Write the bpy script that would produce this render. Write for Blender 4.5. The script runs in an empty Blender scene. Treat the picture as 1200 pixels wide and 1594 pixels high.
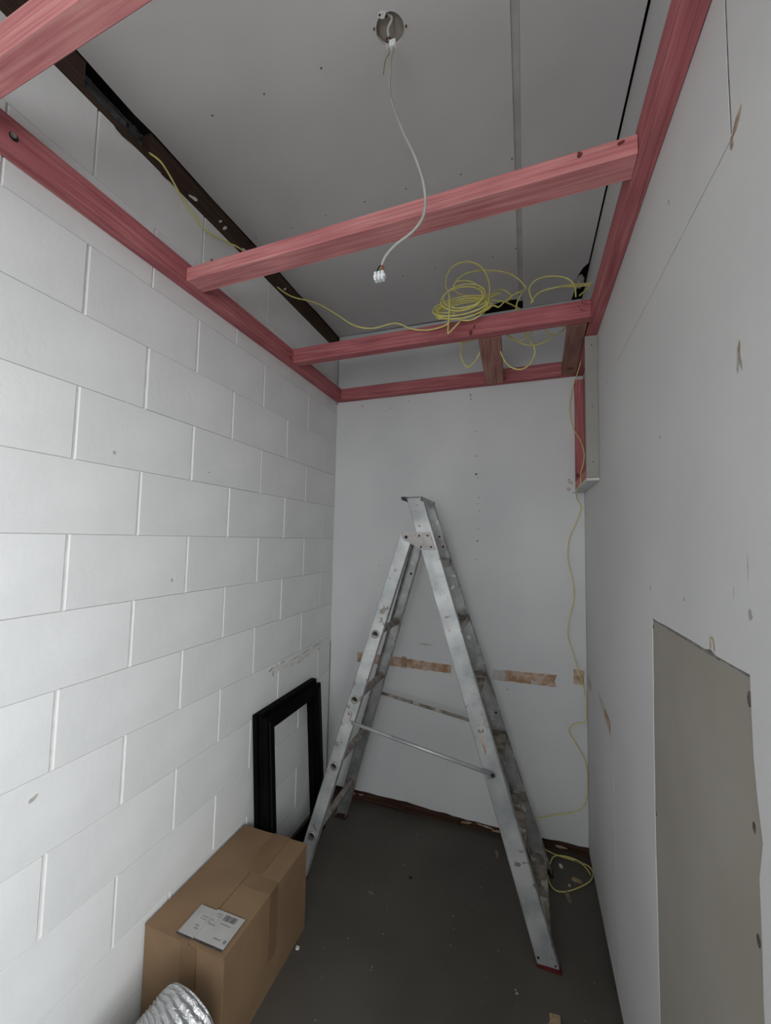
import bpy, bmesh, math, random
from mathutils import Vector, Matrix

# ------------------------------------------------------------------ camera, world, light, exposure
W = 1.425            # room width
ZC = 2.829           # ceiling height
YF = -3.30           # front wall (behind the camera)
SC = bpy.context.scene
COL = SC.collection

def make_camera():
    yaw, pit, roll, f = 0.33458, 0.06704, 0.02, 629.18
    F = Vector((-math.sin(yaw)*math.cos(pit), math.cos(yaw)*math.cos(pit), math.sin(pit)))
    R = Vector((math.cos(yaw), math.sin(yaw), 0)); U = R.cross(F)
    R2 = R*math.cos(roll) + U*math.sin(roll); U2 = -R*math.sin(roll) + U*math.cos(roll)
    cd = bpy.data.cameras.new('camera'); co = bpy.data.objects.new('camera', cd); COL.objects.link(co)
    m = Matrix((R2, U2, -F)).transposed().to_4x4()
    m.translation = Vector((1.13811, -2.29037, 1.53171))
    co.matrix_world = m
    cd.sensor_fit = 'VERTICAL'; cd.sensor_height = 36.0; cd.lens = 36.0*f/1594.0
    cd.clip_start = 0.02; cd.clip_end = 100
    SC.camera = co
make_camera()

world = bpy.data.worlds.new('world'); SC.world = world; world.use_nodes = True
bg = world.node_tree.nodes['Background']
bg.inputs['Color'].default_value = (0.78, 0.88, 1.0, 1); bg.inputs['Strength'].default_value = 0.6

def area(name, loc, rot, sx, sy, power, col):
    ld = bpy.data.lights.new(name, 'AREA'); ld.shape = 'RECTANGLE'; ld.size = sx; ld.size_y = sy
    ld.energy = power; ld.color = col
    o = bpy.data.objects.new(name, ld); COL.objects.link(o); o.location = loc; o.rotation_euler = rot
    return o
# daylight from an assumed side doorway, plus fill through an added high window
area('assumed_doorway_daylight', (W+1.1, -3.4, 2.15), (0, math.radians(64), math.radians(-31)), 2.0, 1.6, 176.0, (0.96, 0.985, 1.0))
area('added_window_fill', (0.85, YF-0.03, 1.75), (math.radians(99), 0, 0), 0.86, 0.86, 15.0, (0.96, 0.985, 1.0))  # added fill lamp, tilted up to balance the walls

SC.view_settings.view_transform = 'Standard'
SC.view_settings.look = 'None'
SC.view_settings.gamma = 1.0
SC.view_settings.use_curve_mapping = False
SC.view_settings.exposure = 0.0

RND = random.Random(7)

# ------------------------------------------------------------------ materials
def mat(name):
    m = bpy.data.materials.new(name); m.use_nodes = True
    nt = m.node_tree; b = nt.nodes['Principled BSDF']
    return m, nt, b
def nd(nt, t, **kw):
    n = nt.nodes.new(t)
    for k, v in kw.items():
        setattr(n, k, v)
    return n
def ramp(nt, stops):
    r = nd(nt, 'ShaderNodeValToRGB')
    while len(r.color_ramp.elements) < len(stops): r.color_ramp.elements.new(0.5)
    for e, (p, c) in zip(r.color_ramp.elements, stops):
        e.position = p; e.color = (*c, 1) if len(c) == 3 else c
    return r
def noisy(name, c1, c2, scale=6, detail=5, rough=0.7, bump=0.0, bscale=60, metal=0.0, spec=0.3, p=(0.35, 0.65),
          spots=None, coord='Object', bdist=0.002, streak=None):
    """two-tone mottled surface, optional small spots and fine relief"""
    m, nt, b = mat(name)
    tc = nd(nt, 'ShaderNodeTexCoord'); src = tc.outputs[coord]
    if streak:
        mp = nd(nt, 'ShaderNodeMapping'); mp.inputs['Scale'].default_value = streak
        nt.links.new(src, mp.inputs['Vector']); src = mp.outputs['Vector']
    n = nd(nt, 'ShaderNodeTexNoise'); n.inputs['Scale'].default_value = scale; n.inputs['Detail'].default_value = detail
    nt.links.new(src, n.inputs['Vector'])
    r = ramp(nt, [(p[0], c1), (p[1], c2)]); nt.links.new(n.outputs['Fac'], r.inputs['Fac'])
    out = r.outputs['Color']
    if spots:
        sc, thr, col = spots
        n2 = nd(nt, 'ShaderNodeTexNoise'); n2.inputs['Scale'].default_value = sc; n2.inputs['Detail'].default_value = 3
        nt.links.new(tc.outputs[coord], n2.inputs['Vector'])
        r2 = ramp(nt, [(thr, (0, 0, 0)), (min(thr+0.04, 1), (1, 1, 1))]); nt.links.new(n2.outputs['Fac'], r2.inputs['Fac'])
        mx = nd(nt, 'ShaderNodeMix', data_type='RGBA'); nt.links.new(r2.outputs['Color'], mx.inputs['Factor'])
        nt.links.new(out, mx.inputs['A']); mx.inputs['B'].default_value = (*col, 1)
        out = mx.outputs['Result']
    nt.links.new(out, b.inputs['Base Color'])
    b.inputs['Roughness'].default_value = rough; b.inputs['Metallic'].default_value = metal
    b.inputs['Specular IOR Level'].default_value = spec
    if bump:
        nb = nd(nt, 'ShaderNodeTexNoise'); nb.inputs['Scale'].default_value = bscale; nb.inputs['Detail'].default_value = 4
        nt.links.new(src, nb.inputs['Vector'])
        bu = nd(nt, 'ShaderNodeBump'); bu.inputs['Strength'].default_value = bump; bu.inputs['Distance'].default_value = bdist
        nt.links.new(nb.outputs['Fac'], bu.inputs['Height']); nt.links.new(bu.outputs['Normal'], b.inputs['Normal'])
    return m
def wood(name, c1, c2, c3, rough=0.75):
    """sawn timber: grain runs along u of the UV map"""
    m, nt, b = mat(name)
    uv = nd(nt, 'ShaderNodeUVMap')
    mp = nd(nt, 'ShaderNodeMapping'); mp.inputs['Scale'].default_value = (1.2, 38, 1)
    nt.links.new(uv.outputs['UV'], mp.inputs['Vector'])
    n = nd(nt, 'ShaderNodeTexNoise'); n.inputs['Scale'].default_value = 3; n.inputs['Detail'].default_value = 6
    n.inputs['Distortion'].default_value = 0.6
    nt.links.new(mp.outputs['Vector'], n.inputs['Vector'])
    r = ramp(nt, [(0.3, c1), (0.52, c2), (0.72, c3)]); nt.links.new(n.outputs['Fac'], r.inputs['Fac'])
    mp2 = nd(nt, 'ShaderNodeMapping'); mp2.inputs['Scale'].default_value = (2.5, 5, 1)
    nt.links.new(uv.outputs['UV'], mp2.inputs['Vector'])
    n2 = nd(nt, 'ShaderNodeTexNoise'); n2.inputs['Scale'].default_value = 2; nt.links.new(mp2.outputs['Vector'], n2.inputs['Vector'])
    mx = nd(nt, 'ShaderNodeMix', data_type='RGBA', blend_type='MULTIPLY')
    r2 = ramp(nt, [(0.3, (0.78, 0.76, 0.78)), (0.7, (1.0, 1.0, 1.0))]); nt.links.new(n2.outputs['Fac'], r2.inputs['Fac'])
    mx.inputs['Factor'].default_value = 1
    nt.links.new(r.outputs['Color'], mx.inputs['A']); nt.links.new(r2.outputs['Color'], mx.inputs['B'])
    nt.links.new(mx.outputs['Result'], b.inputs['Base Color'])
    b.inputs['Roughness'].default_value = rough; b.inputs['Specular IOR Level'].default_value = 0.25
    bu = nd(nt, 'ShaderNodeBump'); bu.inputs['Strength'].default_value = 0.35; bu.inputs['Distance'].default_value = 0.001
    nt.links.new(n.outputs['Fac'], bu.inputs['Height']); nt.links.new(bu.outputs['Normal'], b.inputs['Normal'])
    return m

M = {}
M['block_paint'] = noisy('block_paint', (0.69, 0.695, 0.69), (0.77, 0.775, 0.77), 3.5, 6, 0.55, 0.4, 48, bdist=0.002,
                         spots=(38, 0.76, (0.52, 0.50, 0.46)))
M['mortar'] = noisy('mortar', (0.62, 0.61, 0.58), (0.74, 0.73, 0.71), 20, 4, 0.8, 0.3, 90)
M['wall_paint'] = noisy('wall_paint', (0.65, 0.66, 0.665), (0.73, 0.735, 0.735), 1.8, 5, 0.6, 0.12, 30, bdist=0.001)
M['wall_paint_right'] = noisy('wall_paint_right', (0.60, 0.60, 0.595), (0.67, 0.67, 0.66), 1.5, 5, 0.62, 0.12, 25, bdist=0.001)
M['ceiling_paint'] = noisy('ceiling_paint', (0.575, 0.565, 0.56), (0.65, 0.64, 0.63), 1.6, 6, 0.7, 0.1, 20, bdist=0.001)
M['joint_paint'] = noisy('joint_paint', (0.44, 0.435, 0.42), (0.54, 0.53, 0.52), 9, 4, 0.8)
M['bare_board'] = noisy('bare_board', (0.315, 0.29, 0.25), (0.35, 0.325, 0.285), 4, 5, 0.85, 0.08, 60)
M['dark_void'] = noisy('dark_void', (0.015, 0.014, 0.013), (0.03, 0.027, 0.024), 6, 3, 0.9)
M['floor'] = noisy('floor', (0.066, 0.059, 0.050), (0.100, 0.091, 0.078), 2.2, 8, 0.6, 0.25, 45, spec=0.3, p=(0.3, 0.72),
                   spots=(26, 0.74, (0.125, 0.115, 0.10)), bdist=0.001)
M['old_wood'] = wood('old_wood', (0.022, 0.011, 0.007), (0.058, 0.027, 0.016), (0.12, 0.06, 0.036), 0.7)
M['dark_wood'] = wood('dark_wood', (0.035, 0.020, 0.013), (0.062, 0.036, 0.024), (0.09, 0.055, 0.038), 0.7)
M['pink_wood'] = wood('pink_wood', (0.35, 0.095, 0.108), (0.48, 0.150, 0.162), (0.58, 0.235, 0.23))
M['pink_wood_pale'] = wood('pink_wood_pale', (0.50, 0.165, 0.170), (0.66, 0.255, 0.255), (0.72, 0.37, 0.34))
M['brown_wood'] = wood('brown_wood', (0.27, 0.11, 0.09), (0.42, 0.20, 0.165), (0.50, 0.28, 0.22))
M['brown_dim'] = wood('brown_dim', (0.22, 0.10, 0.08), (0.32, 0.16, 0.125), (0.38, 0.21, 0.16))
M['knot'] = noisy('knot', (0.09, 0.018, 0.018), (0.20, 0.05, 0.045), 60, 4, 0.7)
M['board_grey'] = noisy('board_grey', (0.31, 0.30, 0.275), (0.36, 0.345, 0.315), 5, 4, 0.8)
M['board_edge'] = noisy('board_edge', (0.60, 0.59, 0.56), (0.70, 0.69, 0.66), 30, 4, 0.85)
M['slit_dark_edge_shade'] = noisy('slit_dark_edge_shade', (0.13, 0.125, 0.12), (0.24, 0.23, 0.22), 60, 4, 0.9)  # dark tone for slit filler and the painted edge shadow
M['mark_dark'] = noisy('mark_dark', (0.06, 0.055, 0.05), (0.14, 0.13, 0.12), 80, 3, 0.8)
M['mark_tan'] = noisy('mark_tan', (0.28, 0.20, 0.13), (0.46, 0.38, 0.29), 60, 4, 0.85)
M['mark_pale'] = noisy('mark_pale', (0.66, 0.64, 0.60), (0.80, 0.78, 0.75), 60, 4, 0.85)
M['mark_grey'] = noisy('mark_grey', (0.33, 0.325, 0.31), (0.48, 0.47, 0.45), 70, 4, 0.85)
M['glue'] = noisy('glue', (0.36, 0.215, 0.12), (0.56, 0.42, 0.33), 22, 4, 0.8, p=(0.40, 0.6), spots=(14, 0.60, (0.56, 0.49, 0.44)))
M['glue_faint'] = noisy('glue_faint', (0.46, 0.43, 0.39), (0.57, 0.55, 0.53), 22, 4, 0.8)
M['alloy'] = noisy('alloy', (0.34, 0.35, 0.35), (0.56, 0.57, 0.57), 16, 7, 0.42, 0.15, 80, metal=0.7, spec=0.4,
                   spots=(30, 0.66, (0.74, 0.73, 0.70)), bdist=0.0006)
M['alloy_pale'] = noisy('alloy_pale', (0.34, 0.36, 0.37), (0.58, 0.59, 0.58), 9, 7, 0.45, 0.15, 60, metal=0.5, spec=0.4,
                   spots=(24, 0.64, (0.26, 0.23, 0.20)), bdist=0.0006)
M['alloy_dirty'] = noisy('alloy_dirty', (0.15, 0.125, 0.10), (0.36, 0.32, 0.28), 24, 6, 0.65, 0.2, 80, metal=0.2, spec=0.3,
                   spots=(20, 0.60, (0.50, 0.47, 0.42)), bdist=0.0006)
M['rung_metal'] = noisy('rung_metal', (0.20, 0.17, 0.15), (0.38, 0.35, 0.32), 30, 6, 0.5, 0.15, 80, metal=0.5, spec=0.3, bdist=0.0006)
M['plate_metal'] = noisy('plate_metal', (0.40, 0.375, 0.36), (0.54, 0.51, 0.49), 25, 5, 0.55, metal=0.15, spec=0.35)
M['black_metal'] = noisy('black_metal', (0.01, 0.01, 0.01), (0.03, 0.028, 0.026), 40, 3, 0.5)
M['red_rubber'] = noisy('red_rubber', (0.07, 0.009, 0.011), (0.12, 0.016, 0.018), 40, 3, 0.6)
M['dark_rubber'] = noisy('dark_rubber', (0.025, 0.010, 0.009), (0.05, 0.02, 0.018), 40, 3, 0.7)
M['black_frame'] = noisy('black_frame', (0.002, 0.002, 0.0025), (0.004, 0.004, 0.005), 10, 3, 0.7, spec=0.05)
M['cardboard'] = noisy('cardboard', (0.185, 0.118, 0.068), (0.225, 0.146, 0.083), 5, 5, 0.8, 0.1, 70, spec=0.2, bdist=0.0006)
M['cardboard_edge'] = noisy('cardboard_edge', (0.20, 0.12, 0.065), (0.28, 0.17, 0.10), 40, 3, 0.85)
M['cardboard_tape'] = noisy('cardboard_tape', (0.165, 0.103, 0.055), (0.20, 0.125, 0.068), 8, 3, 0.32, spec=0.5)
M['label_paper'] = noisy('label_paper', (0.34, 0.335, 0.325), (0.40, 0.395, 0.385), 12, 3, 0.5)
M['label_ink'] = noisy('label_ink', (0.03, 0.03, 0.03), (0.06, 0.055, 0.055), 50, 3, 0.6)
M['label_soft'] = noisy('label_soft', (0.16, 0.155, 0.15), (0.22, 0.215, 0.21), 60, 3, 0.6)
M['yellow_cable'] = noisy('yellow_cable', (0.66, 0.60, 0.17), (0.76, 0.70, 0.26), 30, 3, 0.5, spec=0.35)
M['white_cable'] = noisy('white_cable', (0.38, 0.39, 0.36), (0.46, 0.47, 0.43), 30, 3, 0.45, spec=0.4)
M['white_plastic'] = noisy('white_plastic', (0.80, 0.82, 0.84), (0.88, 0.89, 0.90), 30, 2, 0.35)
M['wire_black'] = noisy('wire_black', (0.01, 0.01, 0.01), (0.02, 0.02, 0.02), 30, 2, 0.5)
M['wire_red'] = noisy('wire_red', (0.35, 0.02, 0.02), (0.45, 0.035, 0.03), 30, 2, 0.5)
M['wire_green'] = noisy('wire_green', (0.18, 0.20, 0.04), (0.26, 0.27, 0.07), 30, 2, 0.5)
M['wire_brown'] = noisy('wire_brown', (0.07, 0.02, 0.015), (0.12, 0.035, 0.025), 30, 2, 0.5)
M['hole_back'] = noisy('hole_back', (0.27, 0.245, 0.20), (0.34, 0.31, 0.26), 12, 4, 0.9)
M['insulation'] = noisy('insulation', (0.05, 0.055, 0.06), (0.13, 0.135, 0.14), 12, 4, 0.9, 0.4, 30)
M['chip_wood'] = noisy('chip_wood', (0.26, 0.18, 0.10), (0.38, 0.28, 0.18), 90, 4, 0.8)
M['chip_dull'] = noisy('chip_dull', (0.16, 0.12, 0.09), (0.24, 0.18, 0.14), 90, 4, 0.8)
M['paper_white'] = noisy('paper_white', (0.50, 0.49, 0.46), (0.62, 0.61, 0.58), 90, 4, 0.8)
M['outside'] = noisy('outside', (0.30, 0.29, 0.27), (0.36, 0.35, 0.33), 5, 4, 0.9)
def foil():
    m, nt, b = mat('foil')
    tc = nd(nt, 'ShaderNodeTexCoord')
    n = nd(nt, 'ShaderNodeTexNoise'); n.inputs['Scale'].default_value = 60; n.inputs['Detail'].default_value = 6; n.inputs['Distortion'].default_value = 1.5
    nt.links.new(tc.outputs['Object'], n.inputs['Vector'])
    bu = nd(nt, 'ShaderNodeBump'); bu.inputs['Strength'].default_value = 0.9; bu.inputs['Distance'].default_value = 0.006
    nt.links.new(n.outputs['Fac'], bu.inputs['Height']); nt.links.new(bu.outputs['Normal'], b.inputs['Normal'])
    b.inputs['Base Color'].default_value = (0.52, 0.53, 0.53, 1); b.inputs['Metallic'].default_value = 0.85
    b.inputs['Roughness'].default_value = 0.33
    return m
M['foil'] = foil()

# ------------------------------------------------------------------ mesh helpers
def link(name, me, m, parent=None, smooth=False):
    o = bpy.data.objects.new(name, me); COL.objects.link(o)
    if m is not None and not me.materials: me.materials.append(m)
    if smooth:
        for p in me.polygons: p.use_smooth = True
    if parent is not None:
        o.parent = parent; o.matrix_parent_inverse = Matrix.Translation(parent.location).inverted()
    return o
class MB:
    """collects shapes, builds ONE mesh object"""
    def __init__(s): s.v = []; s.f = []; s.uv = []; s.sm = []
    def add(s, vs, fs, uvs=None, smooth=False):
        b = len(s.v); s.v += [tuple(p) for p in vs]
        for i, f in enumerate(fs):
            s.f.append([b+k for k in f]); s.sm.append(smooth)
            s.uv.append(uvs[i] if uvs else [(0, 0)]*len(f))
        return s
    def box(s, x0, y0, z0, x1, y1, z1, bev=0.0):
        if bev <= 0:
            vs = [(x, y, z) for x in (x0, x1) for y in (y0, y1) for z in (z0, z1)]
            return s.add(vs, [(0, 1, 3, 2), (4, 6, 7, 5), (0, 4, 5, 1), (2, 3, 7, 6), (0, 2, 6, 4), (1, 5, 7, 3)])
        bm = bmesh.new(); bmesh.ops.create_cube(bm, size=1)
        bmesh.ops.scale(bm, vec=(x1-x0, y1-y0, z1-z0), verts=bm.verts)
        bmesh.ops.translate(bm, vec=((x0+x1)/2, (y0+y1)/2, (z0+z1)/2), verts=bm.verts)
        bmesh.ops.bevel(bm, geom=list(bm.edges), offset=bev, segments=1, affect='EDGES')
        bm.verts.index_update()
        s.add([v.co[:] for v in bm.verts], [[v.index for v in f.verts] for f in bm.faces]); bm.free()
        return s
    def obox(s, c, ax, ay, az):
        """box centred c with half-axis vectors"""
        c = Vector(c); ax, ay, az = Vector(ax), Vector(ay), Vector(az)
        vs = [c+i*ax+j*ay+k*az for i in (-1, 1) for j in (-1, 1) for k in (-1, 1)]
        return s.add(vs, [(0, 1, 3, 2), (4, 6, 7, 5), (0, 4, 5, 1), (2, 3, 7, 6), (0, 2, 6, 4), (1, 5, 7, 3)])
    def bar(s, p0, p1, w, h, up=(0, 0, 1)):
        p0, p1 = Vector(p0), Vector(p1); d = (p1-p0).normalized(); u = Vector(up)
        a = d.cross(u).normalized(); b = a.cross(d).normalized()
        return s.obox((p0+p1)/2, (p1-p0)/2, a*w/2, b*h/2)
    def disc(s, c, n, r, t, seg=14):
        """short cylinder from c along n"""
        c, n = Vector(c), Vector(n).normalized()
        a = n.orthogonal().normalized(); b = n.cross(a)
        vs = [c+(a*math.cos(2*math.pi*k/seg)+b*math.sin(2*math.pi*k/seg))*r+n*q for q in (0, t) for k in range(seg)]
        fs = [tuple(reversed(range(seg))), tuple(range(seg, 2*seg))]+[(k, (k+1) % seg, seg+(k+1) % seg, seg+k) for k in range(seg)]
        return s.add(vs, fs)
    def tube(s, pts, r, seg=8, smooth=True, cap=True, prof=None, steps=0):
        P = [Vector(p) for p in pts]
        if steps: P = spline(P, steps)
        n = len(P); rings = []
        t0 = (P[1]-P[0]).normalized(); a = t0.orthogonal().normalized()
        for i in range(n):
            t = (P[min(i+1, n-1)]-P[max(i-1, 0)])
            t = t.normalized() if t.length > 1e-9 else t0
            a = (a-t*a.dot(t)); a = a.normalized() if a.length > 1e-6 else t.orthogonal().normalized()
            b = t.cross(a); rr = r(i/(n-1)) if callable(r) else r
            rings.append([P[i]+(a*math.cos(2*math.pi*k/seg)+b*math.sin(2*math.pi*k/seg))*rr for k in range(seg)])
        vs = [v for ring in rings for v in ring]
        fs = [(i*seg+k, i*seg+(k+1) % seg, (i+1)*seg+(k+1) % seg, (i+1)*seg+k) for i in range(n-1) for k in range(seg)]
        if cap: fs += [tuple(reversed(range(seg))), tuple((n-1)*seg+k for k in range(seg))]
        return s.add(vs, fs, smooth=smooth)
    def build(s, name, m, parent=None, kind=None):
        me = bpy.data.meshes.new(name); me.from_pydata([tuple(v) for v in s.v], [], s.f); me.update()
        uvl = me.uv_layers.new(name='UVMap')
        i = 0
        for f, uv in zip(s.f, s.uv):
            for q in uv: uvl.data[i].uv = q; i += 1
        for p, sm in zip(me.polygons, s.sm): p.use_smooth = sm
        bm = bmesh.new(); bm.from_mesh(me); bmesh.ops.recalc_face_normals(bm, faces=bm.faces); bm.to_mesh(me); bm.free()
        o = link(name, me, M[m] if isinstance(m, str) else m, parent)
        if kind: o['kind'] = kind
        return o
def spline(P, steps):
    out = []
    for i in range(len(P)-1):
        p0, p1, p2, p3 = P[max(i-1, 0)], P[i], P[i+1], P[min(i+2, len(P)-1)]
        for k in range(steps):
            t = k/steps
            out.append(0.5*((2*p1)+(p2-p0)*t+(2*p0-5*p1+4*p2-p3)*t*t+(3*p1-p0-3*p2+p3)*t**3))
    out.append(P[-1]); return out
def fill(outline, holes=()):
    """triangulate a 2-D outline with holes -> verts, tris, boundary loops"""
    bm = bmesh.new(); loops = []; edges = []
    for lp in [outline]+list(holes):
        vs = [bm.verts.new((p[0], p[1], 0)) for p in lp]
        for i in range(len(vs)): edges.append(bm.edges.new((vs[i], vs[(i+1) % len(vs)])))
        loops.append(vs)
    bmesh.ops.triangle_fill(bm, edges=edges, use_beauty=True, use_dissolve=False, normal=(0, 0, 1))
    bm.verts.index_update()
    V = [(v.co.x, v.co.y) for v in bm.verts]; T = [[v.index for v in f.verts] for f in bm.faces]
    Lp = [[v.index for v in l] for l in loops]; bm.free()
    return V, T, Lp
def sheet(mb, outline, holes, fmap, t):
    """board with real holes: fmap(a, b, w) gives the 3-D point, w runs 0..t"""
    V, T, Lp = fill(outline, holes); n = len(V)
    vs = [fmap(a, b, 0) for a, b in V]+[fmap(a, b, t) for a, b in V]
    fs = [list(f) for f in T]+[[n+k for k in reversed(f)] for f in T]
    for l in Lp:
        for i in range(len(l)):
            a, b = l[i], l[(i+1) % len(l)]; fs.append([a, b, n+b, n+a])
    mb.add(vs, fs)
def ragged(pts, step=0.03, amp=0.002, closed=True, rnd=RND):
    """subdivide a polygon and roughen its edges"""
    out = []
    n = len(pts)
    for i in range(n if closed else n-1):
        a, b = pts[i], pts[(i+1) % n]; d = math.dist(a, b); k = max(1, int(d/step))
        for j in range(k):
            t = j/k; q = (0 if j == 0 else amp)
            out.append((a[0]+(b[0]-a[0])*t+rnd.uniform(-q, q), a[1]+(b[1]-a[1])*t+rnd.uniform(-q, q)))
    return out
def circ(cx, cy, r, n=24, jag=0.0):
    return [(cx+(r+RND.uniform(-jag, jag))*math.cos(2*math.pi*k/n), cy+(r+RND.uniform(-jag, jag))*math.sin(2*math.pi*k/n)) for k in range(n)]
def empty(name, loc):
    o = bpy.data.objects.new(name, None); COL.objects.link(o); o.location = loc; o.empty_display_size = 0.05
    return o
def tag(o, label, cat, group=None):
    o['label'] = label; o['category'] = cat
    if group: o['group'] = group
    return o
def struct(o):
    o['kind'] = 'structure'; return o
def beam(name, p0, p1, w, h, m, parent, bev=0.002):
    """timber with its bottom-centre line from p0 to p1; UV u runs along the length"""
    p0, p1 = Vector(p0), Vector(p1); d = p1-p0; L = d.length; d.normalize()
    up = Vector((0, 0, 1)) if abs(d.z) < 0.8 else Vector((0, 1, 0))
    a = d.cross(up).normalized(); b = a.cross(d).normalized()
    sec = [(-w/2+bev, 0), (w/2-bev, 0), (w/2, bev), (w/2, h-bev), (w/2-bev, h), (-w/2+bev, h), (-w/2, h-bev), (-w/2, bev)]
    nseg = 8; off = RND.uniform(0, 20); vs = []; per = [0]
    for i in range(8): per.append(per[-1]+math.dist(sec[i], sec[(i+1) % 8]))
    for j in range(nseg+1):
        q = p0+d*L*j/nseg
        for (x, z) in sec: vs.append(q+a*x+b*z)
    fs, uv = [], []
    for j in range(nseg):
        for i in range(8):
            k = (i+1) % 8; fs.append((j*8+i, j*8+k, (j+1)*8+k, (j+1)*8+i))
            u0, u1 = off+L*j/nseg, off+L*(j+1)/nseg
            uv.append([(u0, per[i]), (u0, per[i+1]), (u1, per[i+1]), (u1, per[i])])
    fs += [tuple(reversed(range(8))), tuple(nseg*8+i for i in range(8))]
    uv += [[(off+sec[i][0]*0.2, sec[i][1]*3) for i in reversed(range(8))], [(off+sec[i][0]*0.2, sec[i][1]*3) for i in range(8)]]
    mb = MB(); mb.add(vs, fs, uv)
    return mb.build(name, m, parent)
def blobs(name, lst, fmap, m, parent, t=0.0006):
    """shallow irregular marks joined as one part; lst: (a, b, ra, rb, angle)"""
    mb = MB()
    for a, b, ra, rb, ang in lst:
        n = 9; pts = []
        for k in range(n):
            th = 2*math.pi*k/n; q = RND.uniform(0.65, 1.15)
            x, y = ra*q*math.cos(th), rb*q*math.sin(th)
            pts.append((a+x*math.cos(ang)-y*math.sin(ang), b+x*math.sin(ang)+y*math.cos(ang)))
        sheet(mb, pts, [], fmap, t)
    return mb.build(name, m, parent, kind='stuff')

fback = lambda a, b, w: (a, -w, b)             # on the back wall, w towards the room
fright = lambda a, b, w: (W-w, a, b)           # on the right wall (a = y)
fleft = lambda a, b, w: (w, a, b)              # on the left wall
fceil = lambda a, b, w: (a, b, ZC-w)           # on the ceiling
ffloor = lambda a, b, w: (a, b, w)

# ------------------------------------------------------------------ setting: floor, walls, ceiling
mb = MB(); nx, ny = 14, 34; vs = []
for j in range(ny+1):
    for i in range(nx+1):
        vs.append((-0.20+(W+0.5)*i/nx, YF-0.10+(0.30-YF)*j/ny, 0.0))
mb.add(vs, [(j*(nx+1)+i, j*(nx+1)+i+1, (j+1)*(nx+1)+i+1, (j+1)*(nx+1)+i) for j in range(ny) for i in range(nx)])
mb.box(-0.20, YF-0.10, -0.10, W+0.3, 0.20, -0.004)
floor = struct(mb.build('floor', 'floor'))

# left wall: painted concrete blocks, 400 x 200 module, running bond
wl = MB().box(-0.20, YF, 0, -0.0048, 0.20, 2.722).box(-0.20, YF, 2.722, -0.13, 0.20, 2.95).build('wall_left', 'mortar'); struct(wl)
blk = {}
def block_mesh(L, H):
    key = (round(L, 4), round(H, 4))
    if key in blk: return blk[key]
    m_ = MB(); m_.box(-0.05, 0, 0, 0.0, L, H, 0.0)
    bm = bmesh.new()
    me = bpy.data.meshes.new('block')
    b2 = 0.0028
    x0, x1 = -0.05, 0.0
    bz = 0.0007
    V = [(x0, 0, 0), (x0, L, 0), (x0, L, H), (x0, 0, H),
         (x1-b2, 0, 0), (x1-b2, L, 0), (x1-b2, L, H), (x1-b2, 0, H),
         (x1, b2, bz), (x1, L-b2, bz), (x1, L-b2, H-bz), (x1, b2, H-bz)]
    Fc = [(0, 3, 2, 1), (0, 1, 5, 4), (1, 2, 6, 5), (2, 3, 7, 6), (3, 0, 4, 7), (4, 5, 9, 8), (5, 6, 10, 9), (6, 7, 11, 10), (7, 4, 8, 11), (8, 9, 10, 11)]
    bm.free(); me.from_pydata(V, [], Fc); me.update(); me.materials.append(M['block_paint'])
    blk[key] = me; return me
Z0 = 1.5283
gy, gz = 0.0036, 0.0004
for k in range(-8, 6):
    zb, zt = Z0+0.2*k, Z0+0.2*(k+1)
    zb = max(zb, 0.0)
    j0 = -0.3565 if k % 2 else -0.1565
    edges = [0.0]; y = j0
    while y > YF+0.05: edges.append(y); y -= 0.4
    edges.append(YF)
    for a, b in zip(edges[:-1], edges[1:]):
        gy = 0.0015 if k >= 4 else 0.0034
        L, H = (a-b)-2*gy, (zt-zb)-2*gz
        o = bpy.data.objects.new('block', block_mesh(L, H)); COL.objects.link(o)
        o.location = (RND.uniform(-0.0012, 0.0012), b+gy, zb+gz)
        o.parent = wl; o.matrix_parent_inverse = Matrix.Identity(4)
blobs('pock_mark', [(-1.448, 1.769, .006, .007, 0), (-1.072, 1.772, .004, .003, 0), (-.609, 1.769, .003, .003, 0), (-1.595, .883, .012, .005, .5),
                    (-1.217, 1.378, .005, .008, 0), (-.62, .905, .02, .004, .3), (-.60, .885, .004, .016, 0), (-.52, .915, .02, .003, .2),
                    (-.40, .905, .035, .0025, .1), (-.30, .912, .05, .0025, 0.05), (-.17, .918, .06, .0025, .03), (-.44, .882, .006, .008, 0), (-.28, .885, .02, .003, .3),
                    (-.35, .875, .03, .002, .2), (-.15, .89, .012, .005, .4)], fleft, 'mark_grey', wl, 0.0022)
blobs('filler_patch', [(-1.436, 1.337, .014, .006, 0), (-1.20, 1.39, .006, .010, 0), (-.33, .897, .20, .020, .05), (-.58, .895, .05, .022, 0)], fleft, 'mark_pale', wl, 0.0017)
# dark timber wall plate above the blocks, with a broken-out gap
tr = struct(empty('trim_1', (-0.02, -1.5, 2.78)))
mbp = [((-0.0, 0.0), (-1.372, 0.0)), ((-1.372, 0), (0, 0))]
beam('wall_plate', (-0.030, 0.0, 2.7285), (-0.030, -1.392, 2.7285), 0.055, 0.0985, 'dark_wood', tr)
beam('wall_plate', (-0.030, -1.597, 2.7285), (-0.030, YF, 2.7285), 0.055, 0.0985, 'dark_wood', tr)
beam('wall_plate', (-0.030, -1.392, 2.7285), (-0.030, -1.597, 2.7285), 0.055, 0.028, 'dark_wood', tr)
mb = MB(); ri = random.Random(4); vs = []
for i in range(15):
    for j in range(6): vs.append((-.034-.012*j/5+ri.uniform(-.007, .007), -1.600+.212*i/14, 2.752+.083*j/5))
mb.add(vs, [(i*6+j, i*6+j+1, (i+1)*6+j+1, (i+1)*6+j) for i in range(14) for j in range(5)]); mb.build('insulation', 'insulation', tr)
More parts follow.
